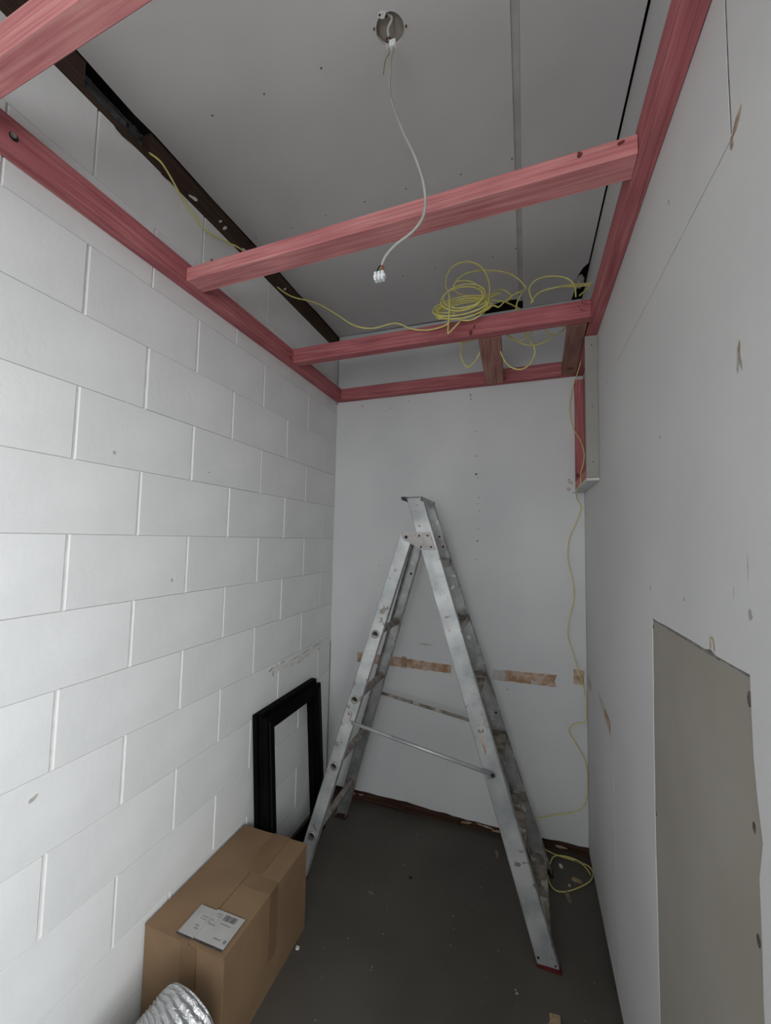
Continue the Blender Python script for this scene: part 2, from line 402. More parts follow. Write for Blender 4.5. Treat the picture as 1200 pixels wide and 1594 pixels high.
blobs('torn_paper', [(-1.21, 2.757, .022, .006, .3), (-1.05, 2.765, .016, .006, .8), (-1.075, 2.775, .012, .004, .8), (-.93, 2.76, .02, .004, .2), (-.62, 2.775, .012, .004, .6)],
      lambda a, b, w: (-0.0025+w, a, b), 'mark_pale', tr, 0.003)
blobs('splintered_edge', [(-1.46, 2.73, .05, .008, 0.1), (-1.32, 2.735, .03, .012, 0.2), (-.75, 2.735, .02, .006, .1), (-.45, 2.735, .03, .006, .1)], fleft, 'dark_wood', tr, 0.0025)

# back wall: plasterboard sheet stopping above an exposed bottom plate
wb = MB()
out = ragged([(0.003, 0.061), (0.50, 0.064), (0.60, 0.056), (0.80, 0.048), (1.2, 0.047), (W-0.001, 0.054)], 0.04, 0.003, closed=False)
out = [(0.003, 0.060)]+out[1:]+[(W-0.001, 0.054), (W-0.001, 2.83), (0.003, 2.83)]
sheet(wb, out, [], lambda a, b, w: (a, w, b), 0.010)
wb = struct(wb.build('wall_back', 'wall_paint'))
MB().box(-0.13, 0.061, 0, W+0.25, 0.12, 2.95).build('backing', 'dark_void', wb)
tb = struct(empty('trim_2', (W/2, 0.02, 0)))
beam('bottom_plate', (0.0, 0.034, -0.001), (0.80, 0.034, -0.001), 0.050, 0.072, 'old_wood', tb)
beam('bottom_plate', (0.802, 0.036, -0.001), (W+0.03, 0.036, -0.001), 0.048, 0.066, 'old_wood', tb)
blobs('splinter', [(.16, .033, .03, .006, .1), (.22, .036, .02, .004, 0), (.83, .025, .03, .006, .2), (.93, .030, .05, .006, -.1), (.99, .02, .03, .005, .1), (1.30, .02, .03, .008, 0)],
      lambda a, b, w: (a, 0.0088-w, b), 'mark_tan', tb, 0.002)
blobs('nail_hole', [(.879, 2.008, .004, .004, 0), (.876, 1.906, .007, .006, .3), (.885, 1.885, .003, .003, 0), (.89, 1.772, .003, .004, 0), (.886, 1.74, .003, .003, 0), (.895, 1.70, .003, .003, 0),
                    (.841, 2.363, .003, .012, .2), (.845, 2.34, .004, .003, 0), (.175, 2.36, .002, .010, .1), (.885, 1.532, .007, .004, .4), (.308, 1.375, .003, .003, 0),
                    (.475, 2.36, .002, .006, 0), (1.045, .752, .004, .003, 0), (.36, 2.33, .002, .006, 0), (.872, 2.15, .003, .003, 0), (.89, 1.60, .003, .003, 0), (.88, 1.43, .003, .003, 0),
                    (1.352, 1.86, .004, .004, 0), (1.372, 1.79, .004, .003, 0), (.48, .03, .003, .003, 0)], fback, 'mark_dark', wb)
blobs('scuff', [(1.36, 1.845, .014, .010, 0), (1.35, 1.81, .012, .012, .4), (.60, .94, .05, .006, 0), (.90, .62, .004, .003, 0), (.77, 1.05, .004, .003, 0), (.26, 1.62, .003, .003, 0)], fback, 'glue_faint', wb, 0.0004)
def strip(pts, fmap, m, parent, t=0.0009, name='glue_strip', amp=0.0025):
    mb = MB(); sheet(mb, ragged(pts, 0.02, amp), [], fmap, t); return mb.build(name, m, parent)
strip([(.18, .796), (.46, .797), (.745, .797), (.748, .842), (.46, .85), (.182, .853)], fback, 'glue', wb)
strip([(1.03, .793), (1.15, .795), (1.284, .797), (1.276, .825), (1.286, .858), (1.16, .853), (1.03, .850)], fback, 'glue', wb)
strip([(.965, .795), (1.03, .793), (1.03, .850), (.97, .845)], fback, 'glue_faint', wb)
strip([(1.365, .822), (1.412, .822), (1.414, .893), (1.363, .894)], fback, 'glue', wb)
mb = MB()
for x in (.462, .478): mb.box(x, -0.004, .792, x+0.006, -0.0008, .858)
mb.box(.462, -0.004, .853, .484, -0.0008, .858); mb.build('wire_staple', 'mark_tan', wb, 'stuff')
# caulk line in the two back corners
MB().box(-0.001, -0.003, 0.9, 0.003, 0.0, 2.38).build('corner_bead', 'mark_pale', wb)

# right wall: painted sheet with saw cuts and a cut-out over an older bare board
wr = MB()
door_y = None
cut = ragged([(-1.144, 1.355), (-1.30, 1.3565), (-1.45, 1.3565), (-1.472, 1.3615), (-1.492, 1.3560), (-1.596, 1.358), (-1.597, 1.25), (-1.603, 1.20), (-1.612, 1.15), (-1.600, 1.10), (-1.598, .95), (-1.603, .75), (-1.598, .45), (-1.60, .14),
              (-1.128, .14), (-1.128, .43), (-1.127, .904), (-1.136, 1.15)], 0.05, 0.0012)
cut.reverse()
def slit(p, q, w0, w1, n=14, amp=0.0006):
    a, b = Vector(p), Vector(q); d = (b-a).normalized(); nrm = Vector((-d.y, d.x)); L, R_ = [], []
    for i in range(n+1):
        t = i/n; c = a+(b-a)*t; w = (w0+(w1-w0)*t)/2
        L.append(tuple(c+nrm*(w+RND.uniform(-amp, amp)))); R_.append(tuple(c-nrm*(w+RND.uniform(-amp, amp))))
    return L+list(reversed(R_))
slits = [slit((-1.597, 2.80), (-1.603, 2.135), 0.0040, 0.0068), slit((-1.600, 2.1275), (-.815, 2.131), 0.0024, 0.0020, 24, 0.0003), slit((-.66, 2.392), (-.641, 2.132), 0.0016, 0.0022)]
DY0, DY1, DZ = -3.08, -2.24, 1.98      # assumed side doorway, unseen, sized to suit the light
sheet(wr, [(YF, 0.0), (DY0, 0.0), (DY0, DZ), (DY1, DZ), (DY1, 0.0), (-1.70, 0.022), (-1.2, 0.024), (-.9, 0.021), (-.6, 0.023), (-.3, 0.026), (0.0, 0.030), (0.0, 2.832), (YF, 2.832)], [cut]+slits, lambda a, b, w: (W+w, a, b), 0.010)
wr = struct(wr.build('wall_right', 'wall_paint_right'))
MB().box(W+0.0018, -1.625, 0.10, W+0.0095, -1.10, 1.375).build('bare_board', 'bare_board', wr)
mb = MB(); sheet(mb, [(YF, 0.0), (DY0, 0.0), (DY0, DZ), (DY1, DZ), (DY1, 0.0), (0.2, 0.0), (0.2, 2.95), (YF, 2.95)], [], lambda a, b, w: (W+0.012+w, a, b), 0.09)
mb.build('backing', 'dark_void', wr)
mb = MB(); mb.box(W-0.004, DY0-.03, 0.001, W+.106, DY0+.012, DZ); mb.box(W-0.004, DY1-.012, 0.001, W+.106, DY1+.03, DZ); mb.box(W-0.004, DY0-.03, DZ-.012, W+.106, DY1+.03, DZ+.03)
mb.build('assumed_door_frame', 'mark_pale', wr)
beam('bottom_plate', (W+0.006, -1.75, -0.001), (W+0.006, 0.03, -0.001), 0.006, 0.024, 'dark_wood', wr, 0.001)
mb = MB(); mb.box(W+.0009, -1.6065, 2.13, W+.0035, -1.5935, 2.80); mb.box(W+.0009, -1.600, 2.1255, W+.0035, -.815, 2.133); mb.box(W+.0009, -.664, 2.13, W+.0035, -.637, 2.395)  # dark filler laid inside the slits to make them read dark
mb.box(W+.0010, -1.50, 1.3505, W+.0017, -1.135, 1.3590); mb.box(W+.0010, -1.598, 1.3530, W+.0017, -1.50, 1.3600)  # shadow at the cut-out's top edge, painted as thin dark strips
mb.build('slit_dark_edge_shade', 'slit_dark_edge_shade', wr, 'stuff')
blobs('dent', [(-1.60, 1.80, .006, .022, .1), (-1.605, 1.795, .003, .018, -.2), (-1.56, 1.465, .0012, .014, .1), (-1.604, 1.44, .006, .008, 0), (-1.603, 1.50, .0010, .03, 0), (-1.36, 1.428, .006, .004, 0),
               (-1.139, 1.426, .002, .008, 0), (-1.242, 1.774, .005, .004, 0), (-.641, 2.128, .004, .005, 0), (-1.34, 2.25, .003, .012, -.5)], fright, 'mark_grey', wr)
blobs('plaster_scar', [(-1.622, 2.136, .019, .0075, 2.42), (-1.6045, 2.120, .005, .013, 0.1), (-1.474, 1.371, .0025, .012, .1), (-1.487, 1.371, .0025, .010, -.2), (-1.480, 1.381, .008, .0022, .1), (-1.604, 1.805, .003, .020, 0)], fright, 'mark_tan', wr, 0.0008)
blobs('screw_dimple', [(-1.589, 1.324, .006, .011, 0), (-1.588, 1.155, .004, .008, 0), (-1.588, 1.013, .005, .009, 0), (-1.146, 1.335, .003, .006, 0), (-1.137, .90, .003, .006, 0), (-1.484, 1.358, .006, .004, 0)],
      lambda a, b, w: (W+0.0018-w, a, b), 'mark_dark', wr)
strip([(-.42, .872), (-.60, .835), (-.615, .800), (-.59, .870), (-.45, .905), (-.30, .905)], fright, 'glue_faint', wr)
strip([(-.49, .868), (-.60, .850), (-.59, .885), (-.49, .898)], fright, 'glue', wr, 0.0012)
strip([(-.03, .835), (-.14, .838), (-.14, .882), (-.03, .89)], fright, 'glue_faint', wr)
mb = MB(); mb.tube([(W+0.0004, -.637, .76), (W+0.0004, -.636, .6), (W+0.0004, -.634, .03)], 0.0012, 6); mb.build('sheet_joint', 'wall_paint_right', wr)

# ceiling: two painted sheets, a recessed joint, a lamp hole and broken edges
cl = MB()
o1 = [(0.0, YF)]+[(1.106, YF), (1.106, -.095), (1.06, -.100), (1.0, -.092), (.94, -.068), (.89, -.040), (.84, -.014), (.6, -.010), (.3, -.008), (0.0, -.006)]
o1 += [(0.004, -.3), (-0.003, -.5), (0.003, -.8), (-.001, -1.1), (0.002, -1.38), (-0.004, -1.45), (0.0, -1.6)]
sheet(cl, o1, [circ(.815, -1.40, .036, 26, .0012)], lambda a, b, w: (a, b, ZC+w), 0.010)
o2 = [(1.106, YF), (1.127, YF), (1.127, -.068), (1.106, -.068)]
o3 = [(1.1275, YF), (1.4175, YF), (1.4175, -.30), (1.398, -.27), (1.383, -.22), (1.372, -.15), (1.38, -.10), (1.372, -.006), (1.1275, -.006)]
sheet(cl, o3, [], lambda a, b, w: (a, b, ZC-0.0015+w), 0.010)
cl = struct(cl.build('ceiling', 'ceiling_paint'))
mb = MB(); sheet(mb, o2, [], lambda a, b, w: (a, b, ZC+0.004+w), 0.006); mb.build('joint_strip', 'joint_paint', cl)
MB().box(.76, -1.46, ZC+0.013, .87, -1.33, ZC+0.019).build('hole_backing', 'hole_back', cl)
mb = MB()
for (x, y) in [(.777, -1.415), (.856, -1.395), (.80, -1.437), (.812, -1.362)]: mb.disc((x, y, ZC), (0, 0, -1), .0028, .002, 8)
mb.build('screw_hole', 'mark_dark', cl, 'stuff')
blobs('wire_slot', [(.812, -1.426, .005, .010, .2)], lambda a, b, w: (a, b, ZC+.0128-w), 'black_metal', cl)
pl = [(.607, -1.38), (.416, -1.374), (.226, -1.372), (.381, -.918), (.212, -.901), (.034, -.901), (.924, -.935), (.723, -.937), (1.098, -.94), (.568, -.462), (.38, -.452), (.731, -.47), (1.101, -.493), (1.0, -.47), (.555, -.93), (1.39, -1.0), (1.385, -.52)]
blobs('screw_mark', [(x, y, .0032, .0032, 0) for x, y in pl], fceil, 'mark_dark', cl)
blobs('filler_smear', [(.90, -1.375, .045, .03, .2), (.80, -1.45, .03, .02, 0)], fceil, 'ceiling_paint', cl, 0.0005)
blobs('torn_lining', [(.806, -1.436, .010, .008, 0), (.808, -1.362, .010, .006, .4), (.797, -1.368, .006, .008, 0)], lambda a, b, w: (a, b, ZC-w), 'mark_pale', cl, 0.002)
MB().box(-0.20, YF-0.1, 2.93, W+0.3, 0.20, 3.0).build('roof_void', 'dark_void', cl)
def rock(c, r, m, parent, name, sq=(1, 1, 1), sub=2, rnd=None, amp=0.25):
    bm = bmesh.new(); bmesh.ops.create_icosphere(bm, subdivisions=sub, radius=1)
    rr = rnd or RND
    for v in bm.verts:
        k = 1+rr.uniform(-amp, amp); v.co = Vector((v.co.x*sq[0], v.co.y*sq[1], v.co.z*sq[2]))*r*k+Vector(c)
    me = bpy.data.meshes.new(name); bm.to_mesh(me); bm.free()
    return link(name, me, M[m], parent)
rock((1.392, -.165, ZC-.004), .030, 'mark_grey', cl, 'mortar_lump', (.75, 1.4, .8), 3, amp=.16)

# front wall behind the photographer; its high window is added for the light
WX0, WX1, WZ0, WZ1 = .40, 1.30, 1.30, 2.20
mb = MB(); sheet(mb, [(-0.2, 0), (W+.1, 0), (W+.1, 2.95), (-0.2, 2.95)], [[(WX0, WZ0), (WX0, WZ1), (WX1, WZ1), (WX1, WZ0)]], lambda a, b, w: (a, YF-w, b), 0.09)
wf = struct(mb.build('wall_front', 'wall_paint'))
mb = MB()
mb.box(WX0-.04, YF+.012, WZ0-.04, WX0+.02, YF-.095, WZ1+.04); mb.box(WX1-.02, YF+.012, WZ0-.04, WX1+.04, YF-.095, WZ1+.04)
mb.box(WX0+.02, YF+.012, WZ1-.02, WX1-.02, YF-.095, WZ1+.04); mb.box(WX0+.02, YF+.012, WZ0-.04, WX1-.02, YF-.095, WZ0+.02)
mb.build('window_frame', 'mark_pale', wf)  # frame of the added window
struct(MB().box(-3, YF-5, -0.10, W+6, 3, -0.012).build('ground', 'outside'))

# ------------------------------------------------------------------ pink timber ceiling frame
fr = tag(empty('ceiling_frame', (.7, -.9, 2.395)), 'pink treated timber frame of rails and crossbeams hung below the ceiling', 'timber frame')
beam('side_rail', (.0230, -2.35, 2.3935), (.0230, -.001, 2.396), .044, .072, 'pink_wood', fr)
beam('side_rail', (W-.0228, -2.35, 2.4075), (W-.0228, -.001, 2.4085), .044, .072, 'pink_wood', fr)
beam('back_rail', (.0465, -.0235, 2.394), (1.3795, -.0235, 2.4085), .044, .072, 'pink_wood', fr)
b1 = beam('crossbeam', (.0455, -1.2295, 2.400), (1.3795, -1.271, 2.408), .073, .046, 'pink_wood_pale', fr)
b2 = beam('crossbeam', (.0455, -.571, 2.400), (1.3795, -.592, 2.4045), .046, .072, 'pink_wood', fr)
b0 = beam('crossbeam', (.0455, -1.853, 2.400), (1.3795, -1.905, 2.405), .046, .070, 'pink_wood_pale', fr)
j = beam('short_joist', (.995, -.607 + .0, 2.402), (.978, -.046, 2.397), .096, .040, 'brown_wood', fr)
# keep the joist clear of the crossbeam: it butts behind it
j.data.transform(Matrix.Identity(4))
for v in j.data.vertices:
    if v.co.y < -.556: v.co.y = -.5555
beam('short_joist', (1.338, -.560, 2.4035), (1.352, -.046, 2.4055), .070, .045, 'brown_dim', fr)
def onbeam(name, pts, n, m, r=.0025, t=.0012, parent=fr):
    mb = MB()
    for p in pts: mb.disc(p, n, r, t, 8)
    return mb.build(name, m, parent, 'stuff')
onbeam('nail_head', [(1.335, -.6157, 2.452), (1.349, -.616, 2.462), (1.344, -.616, 2.436), (1.355, -.616, 2.432), (1.36, -.616, 2.458)], (0, -1, 0), 'knot', .0028)
blobs('knot', [(.921, 2.415, .009, .014, -.3), (.935, 2.437, .005, .012, -.5)], lambda a, b, w: (a, -.6075-w, b), 'knot', fr, .0012)
blobs('knot', [(1.26, 2.441, .006, .007, .2), (1.345, 2.44, .008, .004, .4), (.155, 2.445, .005, .003, .3)], lambda a, b, w: (a, -1.3105-w+(1.38-a)*.031, b), 'knot', fr, .0012)
blobs('knot', [(1.351, -.13, .018, .008, 0), (1.0, -.17, .006, .004, 0), (.965, -.33, .004, .003, 0), (1.0, -.09, .016, .005, .2)], lambda a, b, w: (a, b, 2.4035-w), 'knot', fr, .0030)
blobs('knot', [(-.62, 2.418, .010, .006, .3), (-.10, 2.432, .004, .008, .2)], lambda a, b, w: (.0450+w, a, b), 'knot', fr, .0010)
mb = MB(); mb.disc((.0448, -1.762, 2.424), (1, 0, 0), .0095, .001, 16); mb.build('bolt_recess', 'black_metal', fr)
mb = MB(); mb.disc((.0452, -1.764, 2.425), (1, 0, 0), .0060, .004, 6); mb.build('bolt', 'rung_metal', fr)

# corner boxing hung in the back right corner
nb = tag(empty('corner_boxing', (1.40, -.22, 1.80)), 'narrow vertical pink timber boxing faced with grey board in back right corner', 'boxing')
MB().box(1.377, -.452, 1.803, W-.0008, -.441, 2.406, .0008).build('facing_board', 'board_grey', nb)
MB().box(1.377, -.452, 1.790, W-.0008, -.0012, 1.8015, .0008).build('soffit_board', 'board_edge', nb)
beam('bottom_plate', (1.4025, -.440, 1.8025), (1.4025, -.0012, 1.8025), .042, .044, 'pink_wood_pale', nb)
beam('stud', (1.4025, -.0455, 1.848), (1.4025, -.0455, 2.374), .042, .044, 'pink_wood', nb)
beam('stud', (1.4025, -.440, 1.848), (1.4025, -.440, 2.405), .042, .044, 'pink_wood', nb)
mb = MB()
for z in (1.868, 2.10, 2.365): mb.disc((1.402, -.452, z), (0, -1, 0), .0028, .0008, 10)
mb.build('screw_head', 'mark_dark', nb, 'stuff')
blobs('knot', [(1.388, 1.874, .010, .016, .3)], lambda a, b, w: (a, -.0458-w, b), 'knot', nb, .0012)

# ------------------------------------------------------------------ cables
COIL =  [[(-.005, -1.393, 2.758),(.012, -1.364, 2.75),(.012, -1.324, 2.734),(.01, -1.266, 2.703),(.012, -1.161, 2.67),(.02, -1.069, 2.693),(.03, -.968, 2.718),(-.054, -.7, 2.801),(-.003, -.68, 2.748),(.07, -.66, 2.698),(.189, -.65, 2.653),(.291, -.645, 2.587),(.389, -.64, 2.515),(.483, -.635, 2.487),(.589, -.63, 2.497),(.664, -.63, 2.459),(.736, -.63, 2.442),(.807, -.63, 2.448),(.836, -.64, 2.46),(.87, -.65, 2.5),(.942, -.63, 2.521),(1.005, -.6, 2.561),(1.036, -.56, 2.593),(.985, -.52, 2.621),(.918, -.55, 2.609),(.861, -.6, 2.605),(.848, -.62, 2.624),(.865, -.61, 2.65),(.924, -.6, 2.642),(.972, -.62, 2.575),(.982, -.64, 2.505),(.958, -.655, 2.454),(.914, -.66, 2.44),(.861, -.66, 2.457)], [(.883, -.66, 2.442),(.84, -.66, 2.402),(.833, -.665, 2.403),(.839, -.67, 2.472),(.836, -.66, 2.562),(.814, -.62, 2.633),(.815, -.6, 2.696),(.849, -.6, 2.733),(.904, -.6, 2.738),(.956, -.6, 2.707),(.986, -.6, 2.655),(.998, -.61, 2.59),(.991, -.62, 2.529)], [(.855, -.6, 2.661),(.894, -.58, 2.699),(.959, -.55, 2.719),(1.026, -.52, 2.723),(1.079, -.5, 2.71),(1.119, -.5, 2.672),(1.143, -.51, 2.626),(1.125, -.53, 2.606),(1.089, -.56, 2.575),(1.056, -.58, 2.541),(1.033, -.59, 2.517),(1.012, -.59, 2.526),(.984, -.6, 2.508),(.96, -.6, 2.484)], [(1.17, -.58, 2.52),(1.156, -.56, 2.576),(1.161, -.55, 2.612),(1.192, -.54, 2.641),(1.248, -.52, 2.654),(1.303, -.52, 2.634),(1.331, -.53, 2.589),(1.331, -.57, 2.519)], [(1.16, -.58, 2.516),(1.181, -.56, 2.558),(1.209, -.55, 2.578),(1.272, -.53, 2.595),(1.347, -.51, 2.596),(1.394, -.49, 2.605),(1.378, -.5, 2.582),(1.346, -.56, 2.527)], [(1.211, -.55, 2.58),(1.267, -.54, 2.59),(1.335, -.51, 2.606),(1.405, -.48, 2.617)], [(.992, -.6, 2.546),(1.009, -.55, 2.61),(1.038, -.5, 2.647),(1.071, -.5, 2.626),(1.082, -.52, 2.588),(1.055, -.56, 2.555),(1.005, -.6, 2.547)], [(1.133, -.52, 2.614),(1.106, -.5, 2.578),(1.101, -.5, 2.538)], [(1.061, -.58, 2.54),(1.098, -.5, 2.559),(1.124, -.45, 2.568)], [(.799, -.5, 2.465),(.838, -.45, 2.462),(.897, -.42, 2.471),(.933, -.42, 2.487)], [(.886, -.45, 2.479),(.855, -.42, 2.448),(.849, -.4, 2.408),(.877, -.4, 2.357),(.91, -.4, 2.375),(.939, -.42, 2.412),(.954, -.43, 2.46),(.962, -.45, 2.504)], [(1.041, -.5, 2.466),(1.03, -.45, 2.44),(1.034, -.42, 2.393),(1.061, -.4, 2.346),(1.104, -.4, 2.317),(1.145, -.4, 2.324),(1.175, -.4, 2.365),(1.178, -.4, 2.406),(1.151, -.4, 2.461),(1.124, -.42, 2.495)], [(1.038, -.5, 2.473),(1.069, -.46, 2.453),(1.104, -.42, 2.44),(1.145, -.4, 2.426),(1.195, -.38, 2.431),(1.233, -.38, 2.444),(1.26, -.38, 2.461)], [(1.047, -.5, 2.46),(1.083, -.46, 2.433),(1.124, -.44, 2.431),(1.159, -.44, 2.455),(1.183, -.46, 2.482)], [(1.214, -.4, 2.503),(1.235, -.4, 2.469),(1.265, -.4, 2.456),(1.296, -.4, 2.472),(1.32, -.4, 2.509)], [(.985, -.625, 2.536),(.975, -.637, 2.515),(.941, -.647, 2.499),(.89, -.65, 2.491),(.836, -.647, 2.494),(.793, -.637, 2.507),(.772, -.625, 2.527),(.782, -.612, 2.548),(.818, -.603, 2.565),(.872, -.6, 2.573),(.926, -.603, 2.57),(.968, -.612, 2.556),(.985, -.625, 2.536)], [(.996, -.635, 2.51),(.969, -.646, 2.49),(.922, -.652, 2.477),(.864, -.652, 2.475),(.812, -.645, 2.484),(.779, -.634, 2.503),(.775, -.621, 2.525),(.802, -.61, 2.546),(.853, -.604, 2.559),(.912, -.604, 2.561),(.964, -.611, 2.551),(.994, -.622, 2.532),(.996, -.635, 2.51)], [(.996, -.645, 2.483),(.954, -.654, 2.466),(.896, -.656, 2.458),(.836, -.652, 2.463),(.791, -.642, 2.478),(.773, -.629, 2.501),(.789, -.617, 2.525),(.833, -.608, 2.543),(.894, -.606, 2.55),(.954, -.61, 2.545),(.996, -.62, 2.528),(1.011, -.633, 2.506),(.996, -.645, 2.483)], [(.958, -.654, 2.484),(.911, -.659, 2.472),(.857, -.657, 2.472),(.809, -.65, 2.484),(.781, -.638, 2.506),(.781, -.625, 2.532),(.81, -.614, 2.554),(.859, -.609, 2.566),(.915, -.611, 2.565),(.961, -.618, 2.552),(.987, -.63, 2.53),(.985, -.643, 2.505),(.958, -.654, 2.484)], [(.942, -.66, 2.46),(.887, -.662, 2.454),(.831, -.656, 2.462),(.791, -.646, 2.481),(.778, -.633, 2.507),(.796, -.621, 2.532),(.841, -.614, 2.55),(.899, -.612, 2.556),(.954, -.618, 2.547),(.991, -.628, 2.528),(1.002, -.641, 2.502),(.984, -.653, 2.477),(.942, -.66, 2.46)], [(.903, -.665, 2.467),(.842, -.662, 2.469),(.791, -.654, 2.484),(.763, -.642, 2.51),(.768, -.629, 2.538),(.805, -.619, 2.561),(.863, -.615, 2.573),(.925, -.618, 2.57),(.974, -.626, 2.553),(.998, -.638, 2.528),(.992, -.651, 2.501),(.957, -.661, 2.478),(.903, -.665, 2.467)], [(.878, -.667, 2.45),(.827, -.661, 2.461),(.792, -.65, 2.484),(.783, -.637, 2.513),(.803, -.626, 2.54),(.847, -.619, 2.558),(.903, -.619, 2.561),(.953, -.625, 2.549),(.986, -.636, 2.526),(.993, -.649, 2.497),(.973, -.66, 2.471),(.931, -.667, 2.454),(.878, -.667, 2.45)], [(.866, -.668, 2.497),(.828, -.658, 2.52),(.809, -.646, 2.553),(.813, -.633, 2.587),(.841, -.624, 2.614),(.883, -.621, 2.624),(.929, -.624, 2.616),(.964, -.634, 2.592),(.982, -.646, 2.559),(.976, -.659, 2.526),(.95, -.668, 2.501),(.91, -.671, 2.49),(.866, -.668, 2.497)], [(.834, -.666, 2.497),(.805, -.654, 2.527),(.799, -.641, 2.562),(.817, -.631, 2.593),(.854, -.625, 2.61),(.9, -.625, 2.61),(.942, -.632, 2.593),(.968, -.644, 2.563),(.973, -.657, 2.528),(.955, -.667, 2.499),(.92, -.673, 2.482),(.875, -.673, 2.481),(.834, -.666, 2.497)]]
DROP =  [[(1.39, -.5, 2.445),(1.396, -.3, 2.428),(1.394, -.2, 2.412),(1.388, -.1, 2.39),(1.38, -.03, 2.367),(1.363, -.012, 2.29),(1.359, -.012, 2.204),(1.376, -.02, 2.122),(1.393, -.12, 2.039),(1.4, -.2, 1.958),(1.396, -.2, 1.906),(1.385, -.2, 1.866)], [(1.421, -.01, 1.786),(1.408, -.01, 1.714),(1.38, -.012, 1.631),(1.349, -.012, 1.548),(1.342, -.012, 1.449),(1.365, -.012, 1.336),(1.367, -.012, 1.239),(1.345, -.012, 1.141),(1.339, -.012, 1.06),(1.365, -.012, .967),(1.39, -.012, .876),(1.412, -.012, .801),(1.417, -.01, .661)], [(1.382, -.012, .641),(1.352, -.012, .621),(1.34, -.012, .588),(1.375, -.012, .532),(1.408, -.012, .471),(1.419, -.012, .419),(1.418, -.012, .313),(1.403, -.012, .25),(1.363, -.012, .213),(1.289, -.014, .186),(1.224, -.02, .162),(1.175, -.05, .154)], [(1.139, -.059, .12),(1.178, -.059, .09),(1.207, -.061, .045),(1.263, -.04, .012),(1.329, -.04, .006),(1.385, -.044, .006),(1.419, -.06, .006),(1.427, -.096, .006),(1.407, -.149, .006),(1.353, -.205, .006),(1.297, -.247, .006),(1.258, -.254, .006),(1.236, -.227, .006),(1.23, -.178, .006),(1.242, -.106, .006),(1.265, -.05, .008),(1.315, -.034, .01),(1.371, -.043, .01),(1.403, -.079, .01),(1.414, -.114, .01)]]

mb = MB()
for l in COIL: mb.tube(l, .0031, 7, steps=5)
tag(mb.build('cable_coil', 'yellow_cable'), 'tangled yellow electrical cable coil draped over pink beam, one end running left to wall', 'cable')
mb = MB()
p = DROP[0]+[(1.372, -.30, 1.80), (1.371, -.16, 1.785), (1.385, -.02, 1.76)]+DROP[1][1:]+DROP[2]+DROP[3]
mb.tube(p, .0025, 7, steps=5)
tag(mb.build('hanging_cable', 'yellow_cable'), 'long thin yellow cable hanging down back right corner to a loop on floor', 'cable')
lc = tag(empty('lamp_cable', (.82, -1.40, ZC)), 'white flex dangling from round ceiling hole with terminal block at its end', 'lamp cable')
pts = [(.823, -1.40, 2.776), (.818, -1.40, 2.747), (.817, -1.40, 2.715), (.819, -1.40, 2.645), (.851, -1.40, 2.547), (.890, -1.40, 2.451), (.910, -1.40, 2.379), (.912, -1.40, 2.313), (.888, -1.40, 2.274), (.840, -1.40, 2.246), (.815, -1.40, 2.222), (.806, -1.40, 2.202)]
mb = MB(); mb.tube(pts, .0036, 8, steps=6); mb.build('outer_sheath', 'white_cable', lc)
mb = MB(); mb.tube([(.815, -1.428, ZC+.011), (.826, -1.418, ZC+.004), (.812, -1.408, ZC-.006), (.812, -1.40, 2.810)], .0034, 7, steps=5); mb.build('outer_sheath', 'white_cable', lc)
mb = MB()
for dx in (-.003, .003): mb.tube([(.812, -1.40, 2.812), (.812+dx*2, -1.402, 2.800), (.824+dx, -1.401, 2.785), (.823, -1.40, 2.774)], .0014, 6, steps=4)
mb.build('copper_core', 'wire_brown', lc)
mb = MB(); mb.box(.8145, -1.408, 2.776, .832, -1.394, 2.792, .002); mb.build('connector', 'white_plastic', lc)
mb = MB(); mb.tube([(.820, -1.40, 2.768), (.806, -1.401, 2.752), (.802, -1.402, 2.725), (.800, -1.402, 2.708)], .0013, 6, steps=4); mb.build('earth_wire', 'wire_green', lc)
for dx, m_ in ((-.0075, 'wire_black'), (0, 'wire_green'), (.0075, 'wire_red')):
    mb = MB(); mb.tube([(.806+dx*.3, -1.40, 2.204), (.804+dx*.9, -1.401, 2.195), (.8015+dx, -1.401, 2.180)], .0016, 6, steps=4)
    o = mb.build('wire', m_, lc); o['label'] = {'wire_black': 'black insulated wire', 'wire_green': 'green and yellow wire', 'wire_red': 'red insulated wire'}[m_]
tbk = MB()
for k in range(3):
    x = .7925+k*.009-.0002
    tbk.box(x-.0036, -1.409, 2.163, x+.0036, -1.394, 2.184, .0012)
    tbk.disc((x, -1.409, 2.179), (0, -1, 0), .0026, .002, 10); tbk.disc((x, -1.409, 2.168), (0, -1, 0), .0026, .002, 10)
tbk.box(.787, -1.406, 2.171, .8165, -1.396, 2.176)
tb2 = tbk.build('terminal_block', 'white_plastic', lc)

